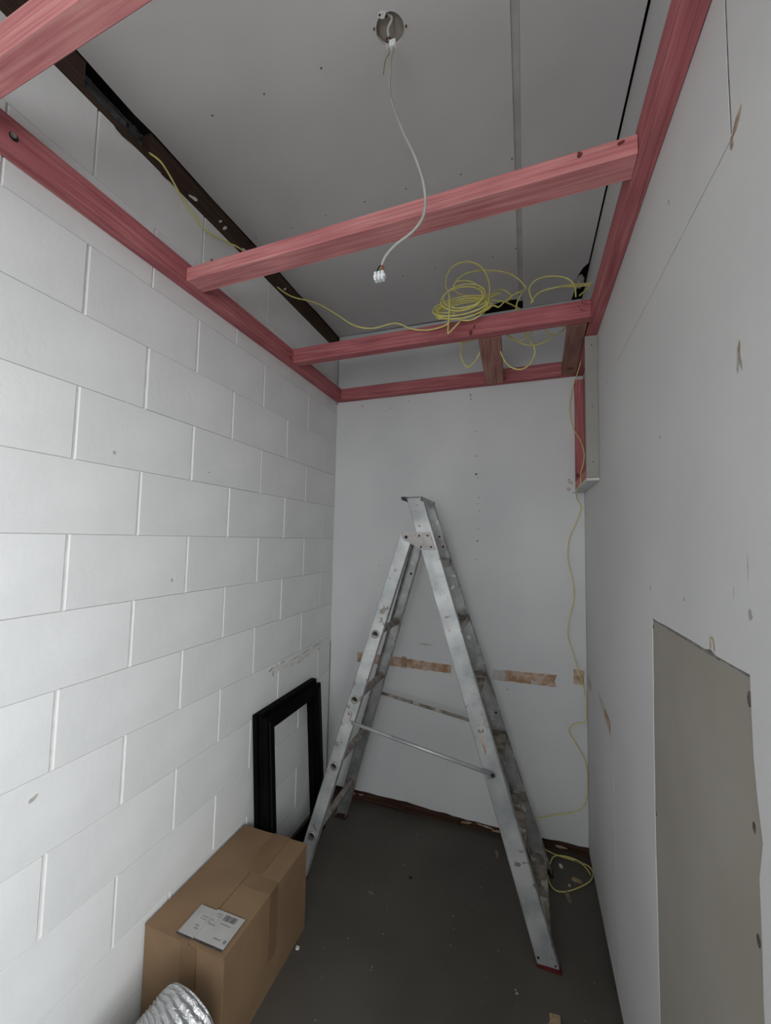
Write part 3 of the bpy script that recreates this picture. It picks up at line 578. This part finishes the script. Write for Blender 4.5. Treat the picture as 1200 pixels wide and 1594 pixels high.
# ------------------------------------------------------------------ aluminium stepladder
ld = tag(empty('stepladder', (.70, -.38, 0)), 'worn aluminium stepladder standing open in front of back wall', 'ladder')
class Stile:
    def __init__(s, foot, top, depth, flange, inward):
        s.foot, s.top = Vector(foot), Vector(top); s.L = (s.top-s.foot).normalized()
        s.D = Vector((0, 1, 0)).cross(s.L).normalized(); s.N = s.L.cross(s.D).normalized()*inward
        s.d = depth; s.fl = flange; s.zt = s.top.z
    def u(s, z, v): return (z-s.foot.z-v*s.D.z)/s.L.z
    def P(s, u, v, w): return s.foot+s.L*u+s.D*v+s.N*w
    def at(s, z, v=0.0, w=0.0): return s.P(s.u(z, v), v, w)
    def build(s, name, m, holes=(), z0=0.0, z1=None, chamfer=0):
        z1 = z1 or s.zt; h = s.d/2; t = .0022; mb = MB(); lip = MB()
        out = [(s.u(z0, -h), -h), (s.u(z0, h), h), (s.u(z1, h)-chamfer, h), (s.u(z1, h*.4), h*.4), (s.u(z1, -h*.4), -h*.4), (s.u(z1, -h)-chamfer, -h)]
        hs = []
        for (z, r, flat) in holes:
            uc = s.u(z, 0); pts = []
            for k in range(16):
                a = 2*math.pi*k/16; x, y = r*math.cos(a), r*math.sin(a)
                if flat: x = max(x, -r*.45)
                pts.append((uc+x, y))
            hs.append(pts)
        sheet(mb, out, hs, s.P, t)
        for sg in (-1, 1):   # flanges with a small rolled lip
            v0, v1 = sg*h, sg*(h-.0022); u0, u1 = s.u(z0, v0), s.u(z1, v0)-chamfer
            pp = [s.P(u0, v0, 0), s.P(u1, v0, 0), s.P(u1, v1, 0), s.P(u0, v1, 0), s.P(u0, v0, s.fl), s.P(u1, v0, s.fl), s.P(u1, v1, s.fl), s.P(u0, v1, s.fl)]
            mb.add(pp, [(0, 1, 2, 3), (4, 7, 6, 5), (0, 4, 5, 1), (1, 5, 6, 2), (2, 6, 7, 3), (3, 7, 4, 0)])
            w0, w1 = s.fl-.002, s.fl+.0004; va, vb = sg*(h+.0004), sg*(h-.0035)
            pp = [s.P(u0, va, w0), s.P(u1, va, w0), s.P(u1, vb, w0), s.P(u0, vb, w0), s.P(u0, va, w1), s.P(u1, va, w1), s.P(u1, vb, w1), s.P(u0, vb, w1)]
            lip.add(pp, [(0, 1, 2, 3), (4, 7, 6, 5), (0, 4, 5, 1), (1, 5, 6, 2), (2, 6, 7, 3), (3, 7, 4, 0)])
        o = mb.build(name, m, ld)
        lip.build('edge_lip', 'alloy_dirty', o, 'stuff')
        return o
    def shoe(s, m, label=None):
        h = s.d/2+.003; mb = MB(); vs = []
        for z in (0.0005, .010):
            for (v, w) in ((-h, -.003), (h, -.003), (h, s.fl+.003), (-h, s.fl+.003)): vs.append(s.at(z+ (0.005 if (z > .009 and v > 0) else 0), v, w))
        mb.add(vs, [(3, 2, 1, 0), (4, 5, 6, 7), (0, 1, 5, 4), (1, 2, 6, 5), (2, 3, 7, 6), (3, 0, 4, 7)])
        o = mb.build('foot', m, ld)
        if label: o['label'] = label
RN = Stile((1.2135, -.619, .0), (.652, -.487, 1.725), .073, .026, 1)
RF = Stile((1.2135, -.150, .0), (.652, -.243, 1.725), .073, .026, -1)
LN = Stile((.170, -.600, .0), (.624, -.505, 1.560), .058, .026, 1)
LF = Stile((.170, -.140, .0), (.624, -.240, 1.560), .058, .026, -1)
RUNGZ = (1.099, .804, .506, .198)
STEPZ = (1.440, 1.163, .889, .615, .343, .075)
o = RN.build('front_stile', 'alloy_pale', z0=.004); RF.build('front_stile', 'alloy', z0=.004)
LN.build('rear_stile', 'alloy_pale', [(z, .0135, True) for z in RUNGZ], z0=.004, chamfer=.012); LF.build('rear_stile', 'alloy', z0=.004, chamfer=.012)
RN.shoe('red_rubber', 'dark red rubber foot'); RF.shoe('dark_rubber'); LN.shoe('dark_rubber'); LF.shoe('dark_rubber')
for z in RUNGZ:          # hollow D rungs flared into the near stile
    a, b = LN.at(z, 0, -.0030), LF.at(z, 0, .002); ax = (b-a).normalized(); mb = MB(); seg = 16
    e1 = LN.L; e2 = LN.D; rings = []
    for (t, ro) in ((0, .0195), (.003, .0195), (.0031, .0165), ((b-a).length-.006, .0165), ((b-a).length-.0055, .021), ((b-a).length-.002, .021)):
        ring = []
        for k in range(seg):
            q = 2*math.pi*k/seg; x, y = ro*math.cos(q), ro*math.sin(q)
            if ro < .018: x = max(x, -ro*.5)
            ring.append(a+ax*t+e1*x+e2*y)
        rings.append(ring)
    inner = []
    for t in (.0, .03, .20):
        ring = []
        for k in range(seg):
            q = 2*math.pi*k/seg; x, y = .0125*math.cos(q), .0125*math.sin(q); x = max(x, -.0125*.45)
            ring.append(a+ax*t+e1*x+e2*y)
        inner.append(ring)
    vs = [v for r in rings+inner for v in r]; fs = []
    for i in range(len(rings)-1): fs += [(i*seg+k, i*seg+(k+1) % seg, (i+1)*seg+(k+1) % seg, (i+1)*seg+k) for k in range(seg)]
    b0_ = len(rings)*seg
    fs += [(k, b0_+k, b0_+(k+1) % seg, (k+1) % seg) for k in range(seg)]
    for i in range(2): fs += [(b0_+i*seg+k, b0_+(i+1)*seg+k, b0_+(i+1)*seg+(k+1) % seg, b0_+i*seg+(k+1) % seg) for k in range(seg)]
    mb.add(vs, fs); rg = mb.build('rung', 'rung_metal', ld)
    mb = MB(); V1 = [a+ax*.004+e1*max(.0126*math.cos(2*math.pi*k/seg), -.0057)+e2*.0126*math.sin(2*math.pi*k/seg) for k in range(seg)]
    mb.add(V1, [tuple(range(seg))]); mb.build('bore_shade', 'black_metal', rg)  # black disc painted as the shade inside the hollow rung
    mb = MB(); V1 = [a+ax*(-.0012 if q else .0012)+(e1*math.cos(2*math.pi*k/seg)+e2*math.sin(2*math.pi*k/seg))*(.0150 if q == 1 else .0185) for q in (0, 1) for k in range(seg)]
    mb.add(V1, [(k, (k+1) % seg, seg+(k+1) % seg, seg+k) for k in range(seg)]); mb.build('rung_flare', 'alloy_pale', rg)
for i, z in enumerate(STEPZ):
    a, b = RN.at(z, 0, .0024), RF.at(z, 0, .0024); hx = .0365; mb = MB()
    def bx(x0, x1, z0, z1, ya=0.0, yb=0.0):
        ca, cb = a, b
        vs = []
        for c, yy in ((ca, ca.y+ya), (cb, cb.y-yb)):
            for x in (x0, x1):
                for zz in (z0, z1): vs.append((RN.at(z, 0).x+x, yy, z+zz))
        mb.add(vs, [(0, 1, 3, 2), (4, 6, 7, 5), (0, 4, 5, 1), (2, 3, 7, 6), (0, 2, 6, 4), (1, 5, 7, 3)])
    bx(-hx+.003, hx-.003, -.003, 0)
    bx(-hx+.003, -hx+.006, -.022, -.003)
    for q in range(6): bx(-.027+q*.0105, -.0245+q*.0105, 0, .0014)
    st = mb.build('step', 'alloy_dirty' if i else 'alloy', ld)
    mb = MB(); bx(hx-.006, hx-.003, -.036, -.0032); mb.build('step_lip', 'plate_metal' if i < 3 else 'alloy_dirty', st)
    mb = MB()
    for c, sg in ((a, 1), (b, -1)):
        for dz in (-.012, -.026): mb.disc((RN.at(z, 0).x+hx-.003, c.y+sg*.012, z+dz), (1, 0, 0), .0032, .0018, 10)
    mb.build('rivet', 'black_metal', st, 'stuff')
    if i in (0, 2, 3):
        for c, sg in ((a, 1), (b, -1)):   # gusset strap under the step end
            mb = MB()
            p0 = Vector((RN.at(z, 0).x+hx-.008, c.y+sg*.035, z-.006)); p1 = (RN if sg > 0 else RF).at(z-.072, .024, .003)
            mb.bar(p0, p1, .014, .002, up=(1, 0, .3)); mb.build('step_gusset', 'plate_metal', st)
# top cap
mb = MB(); mb.box(.598, -.532, 1.7262, .692, -.218, 1.7295, .0008)
mb.box(.689, -.532, 1.708, .692, -.218, 1.7262); mb.box(.598, -.532, 1.7125, .601, -.218, 1.7262)
mb.build('top_cap', 'alloy', ld)
mb = MB()
for y in (-.50, -.26):
    mb.disc((.692, y, 1.718), (1, 0, 0), .003, .0015, 8)
mb.build('cap_rivet', 'black_metal', ld, 'stuff')
# hinge plates
HP = [(.601, 1.560), (.610, 1.566), (.728, 1.566), (.757, 1.489), (.703, 1.487), (.690, 1.492), (.612, 1.529), (.600, 1.540)]
for yy, t, nm in ((-.5115, .0028, -1), (-.2345, .0028, 1)):
    mb = MB(); sheet(mb, HP, [], lambda a, b, w: (a, yy+w*1.0, b), t); hp = mb.build('hinge_plate', 'plate_metal', ld)
    mb = MB(); yo = yy-.0004 if nm < 0 else yy+t+.0004
    mb.disc((.622, yo, 1.543), (0, nm, 0), .0075, .003, 14)
    for (x, z) in ((.683, 1.550), (.722, 1.551), (.692, 1.500), (.739, 1.501)): mb.disc((x, yo, z), (0, nm, 0), .0046, .0022, 10)
    mb.build('hinge_bolt', 'black_metal', hp, 'stuff')
mb = MB()
for z in (1.550, 1.499): q = RF.at(z, .010 if z > 1.52 else .012, .0022); mb.disc(q, RF.N, .0060, .002, 12)
q = LF.at(1.354, .006, .0022); mb.disc(q, LF.N, .0068, .002, 12); q = RF.at(.70, .012, .0022); mb.disc(q, RF.N, .0062, .002, 12)
mb.build('bolt', 'black_metal', ld, 'stuff')
mb = MB(); q = RN.at(1.465, -.005, 0)
for v, z in ((0, 1.468), (.001, 1.455)): mb.disc(RN.at(z, v, 0), -RN.N, .0022, .001, 8)
for v, z in ((-.003, 1.203),): mb.obox(RN.at(z, v, -.001), RN.D*.010, RN.L*.004, RN.N*.002)
mb.build('stile_rivet', 'alloy_dirty', ld, 'stuff')
# spreader bars with brackets
for S_L, S_R, sg in ((LN, RN, 1), (LF, RF, 1)):
    pa = S_L.at(.706, .022, -.006); pb = S_R.at(.615, .000, -.010)
    mb = MB(); d = (pb-pa); mb.tube([pa, pb], .0078, 10)
    sp = mb.build('spreader_bar', 'alloy_dirty' if S_L is LF else 'alloy_pale', ld)
    c = S_L.at(.725, -.001 if S_L is LN else .01, -.004)
    mb = MB(); mb.obox(c, S_L.L*.021, S_L.D*.008, S_L.N*.004); mb.disc(c+S_L.L*.018, -S_L.N, .0075, .004, 12); mb.disc(c-S_L.L*.018, -S_L.N, .007, .004, 12)
    mb.bar(c-S_L.L*.016, pa, .006, .010); mb.build('bracket', 'plate_metal', sp)
    mb = MB(); mb.disc(pb-S_R.N*.006, -S_R.N, .0080, .004, 12); mb.build('pivot_bolt', 'black_metal', sp)
# worn paint and grime on the near stiles
blobs('paint_scrape', [(RN.u(.72, 0), -.006, .045, .006, 0), (RN.u(.80, 0), .026, .05, .003, 0), (RN.u(1.15, 0), -.012, .006, .003, 0), (RN.u(1.35, 0), -.014, .012, .0015, 0), (RN.u(1.30, 0), -.008, .010, .0012, 0)],
      lambda a, b, w: RN.P(a, b, -w), 'glue', ld, .0004)
blobs('grime', [(RN.u(1.33, 0), -.020, .020, .0015, .05), (RN.u(1.22, 0), .010, .014, .001, .0), (RN.u(1.05, 0), .002, .010, .0015, 0), (RN.u(1.28, 0), .02, .008, .001, 0), (RN.u(.93, 0), .005, .012, .001, 0), (RN.u(.88, 0), -.015, .01, .001, 0)],
      lambda a, b, w: RN.P(a, b, -w), 'mark_grey', ld, .0004)
mb = MB(); mb.disc(RN.at(.030, -.026, 0), -RN.N, .0045, .0015, 10); mb.disc(RN.at(.022, .026, 0), -RN.N, .0035, .0015, 10); mb.build('foot_rivet', 'black_metal', ld, 'stuff')
mb = MB(); mb.obox(RN.at(.042, .030, -.001), RN.L*.012, RN.D*.0018, RN.N*.0015); mb.build('torn_lip', 'alloy_pale', ld)

# ------------------------------------------------------------------ stacked black frames leaning on the left wall
for idx, (xt, xb, y0, y1, H, lab) in enumerate([
        (.006, .058, -.752, -.236, .752, 'black rectangular frame rearmost of the stack, flat against left block wall'),
        (.031, .083, -.744, -.262, .760, 'black rectangular frame in the middle of the leaning stack'),
        (.056, .108, -.747, -.258, .742, 'black rectangular frame frontmost of the stack leaning on left wall')]):
    b = Vector((xb, 0, .0012)); t = Vector((xt, 0, H)); L = (t-b).normalized(); N = Vector((L.z, 0, -L.x)); hl = (t-b).length
    e = empty('window_frame', (xb, (y0+y1)/2, 0)); tag(e, lab, 'frame', 'black frames leaning on left wall')
    fm = lambda a, bb, w, b=b, L=L, N=N: b+Vector((0, a, 0))+L*bb+N*w
    mw = .055
    def piece(nm, pts, t0=0.0, t1=.0205):
        mb = MB(); sheet(mb, pts, [], lambda a, bb, w: fm(a, bb, t0+w), t1-t0); return mb.build(nm, 'black_frame', e)
    piece('side_member', [(y0, 0), (y0+mw, mw), (y0+mw, hl-mw), (y0, hl)])
    piece('side_member', [(y1, 0), (y1, hl), (y1-mw, hl-mw), (y1-mw, mw)])
    piece('bottom_member', [(y0+.0005, 0), (y1-.0005, 0), (y1-mw-.0005, mw-.0005), (y0+mw+.0005, mw-.0005)])
    piece('top_member', [(y0+.0005, hl), (y0+mw+.0005, hl-mw+.0005), (y1-mw-.0005, hl-mw+.0005), (y1-.0005, hl)])
    if idx == 2:
        mb = MB(); fmz = fm
        for ya, yb, za, zb in ((y0+.020, y0+.023, .02, hl-.02), (y1-.023, y1-.020, .02, hl-.02)):
            mb.add([fm(ya, za, .0205), fm(yb, za, .0205), fm(yb, zb, .0205), fm(ya, zb, .0205), fm(ya, za, .0225), fm(yb, za, .0225), fm(yb, zb, .0225), fm(ya, zb, .0225)],
                   [(0, 1, 2, 3), (4, 7, 6, 5), (0, 4, 5, 1), (1, 5, 6, 2), (2, 6, 7, 3), (3, 7, 4, 0)])
        mb.build('bead', 'black_metal', e)

# ------------------------------------------------------------------ carton with label
cb = tag(empty('cardboard_box', (.162, -1.02, 0)), 'brown cardboard carton with white shipping label on top, against left wall', 'box')
X0, X1, Y0, Y1, HZ = .012, .313, -1.257, -.786, .318
mb = MB(); t = .004
mb.box(X0, Y0, .001, X1, Y0+t, HZ-.004, .001); mb.box(X0, Y1-t, .001, X1, Y1, HZ-.004, .001)
mb.box(X0, Y0+t, .001, X0+t, Y1-t, HZ-.004, .001); mb.box(X1-t, Y0+t, .001, X1, Y1-t, HZ-.004, .001); mb.box(X0+t, Y0+t, .001, X1-t, Y1-t, .005)
mb.box(X0+t, Y0+t, HZ-.010, X1-t, Y1-t, HZ-.006)
mb.build('body', 'cardboard', cb)
def flap(xs, bulge, name='top_flap'):
    """slightly bowed flap; xs(y) gives the seam edge"""
    mb = MB(); n = 18; m_ = 6; vs = []
    for zz in (0, -.004):
        for j in range(n+1):
            y = Y0-.001+(Y1-Y0+.002)*j/n
            for i in range(m_+1):
                xa, xb = xs(y); x = xa+(xb-xa)*i/m_; vs.append((x, y, HZ+bulge(x, y)+zz))
    N_ = (n+1)*(m_+1); fs = []
    for j in range(n):
        for i in range(m_):
            q = j*(m_+1)+i; f = (q, q+1, q+m_+2, q+m_+1); fs.append(f); fs.append(tuple(N_+k for k in reversed(f)))
    bd = [i for i in range(m_+1)]+[j*(m_+1)+m_ for j in range(1, n+1)]+[n*(m_+1)+i for i in range(m_-1, -1, -1)]+[j*(m_+1) for j in range(n-1, 0, -1)]
    for k in range(len(bd)): a, b = bd[k], bd[(k+1) % len(bd)]; fs.append((a, b, N_+b, N_+a))
    mb.add(vs, fs); return mb.build(name, 'cardboard', cb)
seam = lambda y: .187+.004*math.sin((y+1.2)*7)
fa = flap(lambda y: (X0, seam(y)-.0014), lambda x, y: -.0015*math.sin(math.pi*(x-X0)/.18))
fb_ = flap(lambda y: (seam(y)+.0014, X1), lambda x, y: .004*max(0, 1-(x-.187)/.05)*max(0, 1-(y-Y0)/.06)-.0012*math.sin(math.pi*(x-.187)/.126))
# tapes
mb = MB(); mb.box(.160, -.975, HZ+.0009, .235, -.7845, HZ+.0014); mb.box(.160, -.7847, .25, .235, -.7842, HZ+.0013); mb.build('tape', 'cardboard_tape', cb)
mb = MB(); mb.box(.20, -1.032, HZ+.0006, X1+.0008, -.985, HZ+.0011); mb.box(X1+.0003, -1.032, .10, X1+.0008, -.985, HZ+.0010); mb.build('tape', 'cardboard_tape', cb)
mb = MB(); mb.box(.155, Y0-.0018, .20, .215, Y0-.0012, HZ-.001); mb.build('tape', 'cardboard_tape', cb)
# label: white paper with bars, lines and a black edge (two-dimensional code left out)
lb = MB(); zl = HZ+.0042
lb.box(.1285, -1.243, zl-.0005, .1845, -1.146, zl+.0002)
lb.box(.1895, -1.241, zl-.0005, .297, -1.141, zl+.0002)
lb.add([(.1845, -1.243, zl), (.1895, -1.241, zl), (.1895, -1.141, zl), (.1845, -1.146, zl), (.1870, -1.242, zl-.003), (.1870, -1.142, zl-.003)], [(0, 4, 5, 3), (4, 1, 2, 5)])
lbl = lb.build('label', 'label_paper', cb)
mb = MB(); x = .230; rr = random.Random(3)
while x < .275:
    w = rr.choice((.0006, .001, .0016)); mb.box(x, -1.167, zl+.0002, x+w, -1.148, zl+.0004); x += w+rr.choice((.0007, .0011, .0015))
mb.build('barcode', 'label_ink', lbl, 'stuff')
mb = MB()
for (x0, x1, y) in ((.160, .183, -1.176), (.191, .205, -1.177), (.160, .183, -1.184), (.191, .199, -1.185), (.20, .222, -1.153), (.205, .226, -1.161), (.232, .27, -1.178), (.195, .222, -1.19)): mb.box(x0, y-.0014, zl+.0002, x1, y+.0014, zl+.0003)
for (x0, x1, y) in ((.162, .176, -1.207), (.166, .18, -1.216), (.245, .270, -1.222)): mb.box(x0, y-.002, zl+.0002, x1, y+.002, zl+.0003)
mb.disc((.286, -1.222, zl+.0002), (0, 0, 1), .006, .0001, 14)
mb.build('print_line', 'label_soft', lbl, 'stuff')
mb = MB(); mb.box(.127, -1.249, zl-.0006, .182, -1.244, zl); mb.box(.190, -1.248, zl-.0006, .297, -1.243, zl); mb.build('black_edge', 'label_ink', lbl)

# ------------------------------------------------------------------ flexible foil duct
mb = MB()
path = spline([Vector(p) for p in [(.294, -1.350, .240), (.286, -1.390, .230), (.250, -1.46, .190), (.175, -1.56, .132), (.13, -1.70, .110), (.12, -1.88, .110), (.15, -2.1, .110)]], 90)
rdu = random.Random(5); seg = 72; vs = []; prev = None
tt = (path[1]-path[0]).normalized(); a = tt.orthogonal().normalized()
acc = 0; ph = [rdu.uniform(0, 6.28) for _ in range(4)]
for i, p in enumerate(path):
    t_ = (path[min(i+1, len(path)-1)]-path[max(i-1, 0)]).normalized(); a = (a-t_*a.dot(t_)).normalized(); b = t_.cross(a)
    if i: acc += (path[i]-path[i-1]).length
    for k in range(seg):
        q = 2*math.pi*k/seg
        s_ = acc+.0022*math.sin(2*q+ph[0])+.0010*math.sin(5*q+ph[1]+acc*40)+.0010*math.sin(11*q+ph[3])
        r_ = .1055+.0021*math.sin(s_*2*math.pi/.0088)+.0007*math.sin(5*q+acc*75+ph[2])+.0006*math.sin(9*q-acc*130)+rdu.uniform(-.0007, .0007)
        if acc < .012: r_ -= .007*(1-acc/.012)
        vs.append(p+(a*math.cos(q)+b*math.sin(q))*r_)
n = len(path); fs = [(i*seg+k, i*seg+(k+1) % seg, (i+1)*seg+(k+1) % seg, (i+1)*seg+k) for i in range(n-1) for k in range(seg)]
mb.add(vs, fs, smooth=True)
dz = min(v[2] for v in mb.v); mb.v = [(v[0], v[1], v[2]) for v in mb.v]
du = mb.build('flexible_duct', 'foil'); tag(du, 'crinkled silver foil flexible duct leaning against front of cardboard box', 'duct')
sm = du.modifiers.new('thickness', 'SOLIDIFY'); sm.thickness = .0012

# ------------------------------------------------------------------ debris on the floor
def chip(name, x, y, lx, ly, lz, ang, m, label, cat, group=None):
    mb = MB(); c, s = math.cos(ang), math.sin(ang); rr = random.Random(int(x*1e4))
    base = [(-lx, -ly), (-lx*.3, -ly*1.1), (lx, -ly*.8), (lx*1.05, ly*.7), (.1*lx, ly*1.05), (-lx*.95, ly)]
    base = [(p*rr.uniform(.85, 1.1), q*rr.uniform(.85, 1.1)) for p, q in base]
    vs = [(x+p*c-q*s, y+p*s+q*c, .0006) for p, q in base]+[(x+(p*c-q*s)*.85, y+(p*s+q*c)*.85, .0006+lz*rr.uniform(.7, 1.1)) for p, q in base]
    mb.add(vs, [tuple(reversed(range(6))), tuple(range(6, 12))]+[(k, (k+1) % 6, 6+(k+1) % 6, 6+k) for k in range(6)])
    tag(mb.build(name, m), label, cat, group)
chip('dark_chip', .640, -.409, .008, .006, .004, .3, 'wire_black', 'small black chip alone in middle of bare floor', 'debris')
chip('wood_chip', 1.222, -.775, .018, .012, .010, .2, 'chip_wood', 'pale wood offcut on floor at bottom edge, nearest to camera', 'debris')
chip('paper_scrap', 1.290, -.095, .008, .011, .006, .2, 'paper_white', 'white scrap inside the yellow cable loop on floor', 'debris')
chip('wood_chip', 1.306, -.266, .010, .026, .008, .25, 'chip_dull', 'thin brown wood sliver on floor just in front of cable loop', 'debris')
chip('wood_chip', 1.352, -.160, .022, .009, .009, -.2, 'chip_wood', 'tan splinter lying inside the right side of cable loop', 'debris')
chip('wood_chip', 1.372, -.040, .024, .008, .008, -.2, 'chip_dull', 'reddish brown splinter at the bottom plate behind the cable loop', 'debris')
chip('wood_chip', 1.000, -.130, .007, .022, .010, .2, 'chip_dull', 'short split wood chip upright beside left edge of ladder stile', 'debris')
chip('plaster_crumb', .328, -.862, .007, .006, .007, .2, 'paper_white', 'white plaster crumb on floor beside right side of cardboard box', 'debris')
chip('plaster_crumb', 1.318, -.200, .005, .006, .004, .6, 'paper_white', 'tiny pale crumb near front of the cable loop', 'debris')
chip('wood_chip', .498, -.544, .012, .004, .003, -.3, 'chip_dull', 'flat dull brown flake on floor between the ladder legs', 'debris')
chip('dark_chip', 1.205, -.235, .008, .004, .003, .1, 'wire_black', 'small black flake on floor left of cable loop by the ladder foot', 'debris')
rd = random.Random(11); L_ = []
for _ in range(60):
    x, y = rd.uniform(.4, 1.4), rd.uniform(-1.1, -.08); s = rd.uniform(.0008, .0022); L_.append((x, y, s, s, 0))
L_ += [(1.105, -.735, .006, .005, 0), (1.10, -.725, .003, .003, 0)]
blobs('dust_speck', L_, ffloor, 'mark_grey', floor, .0008)
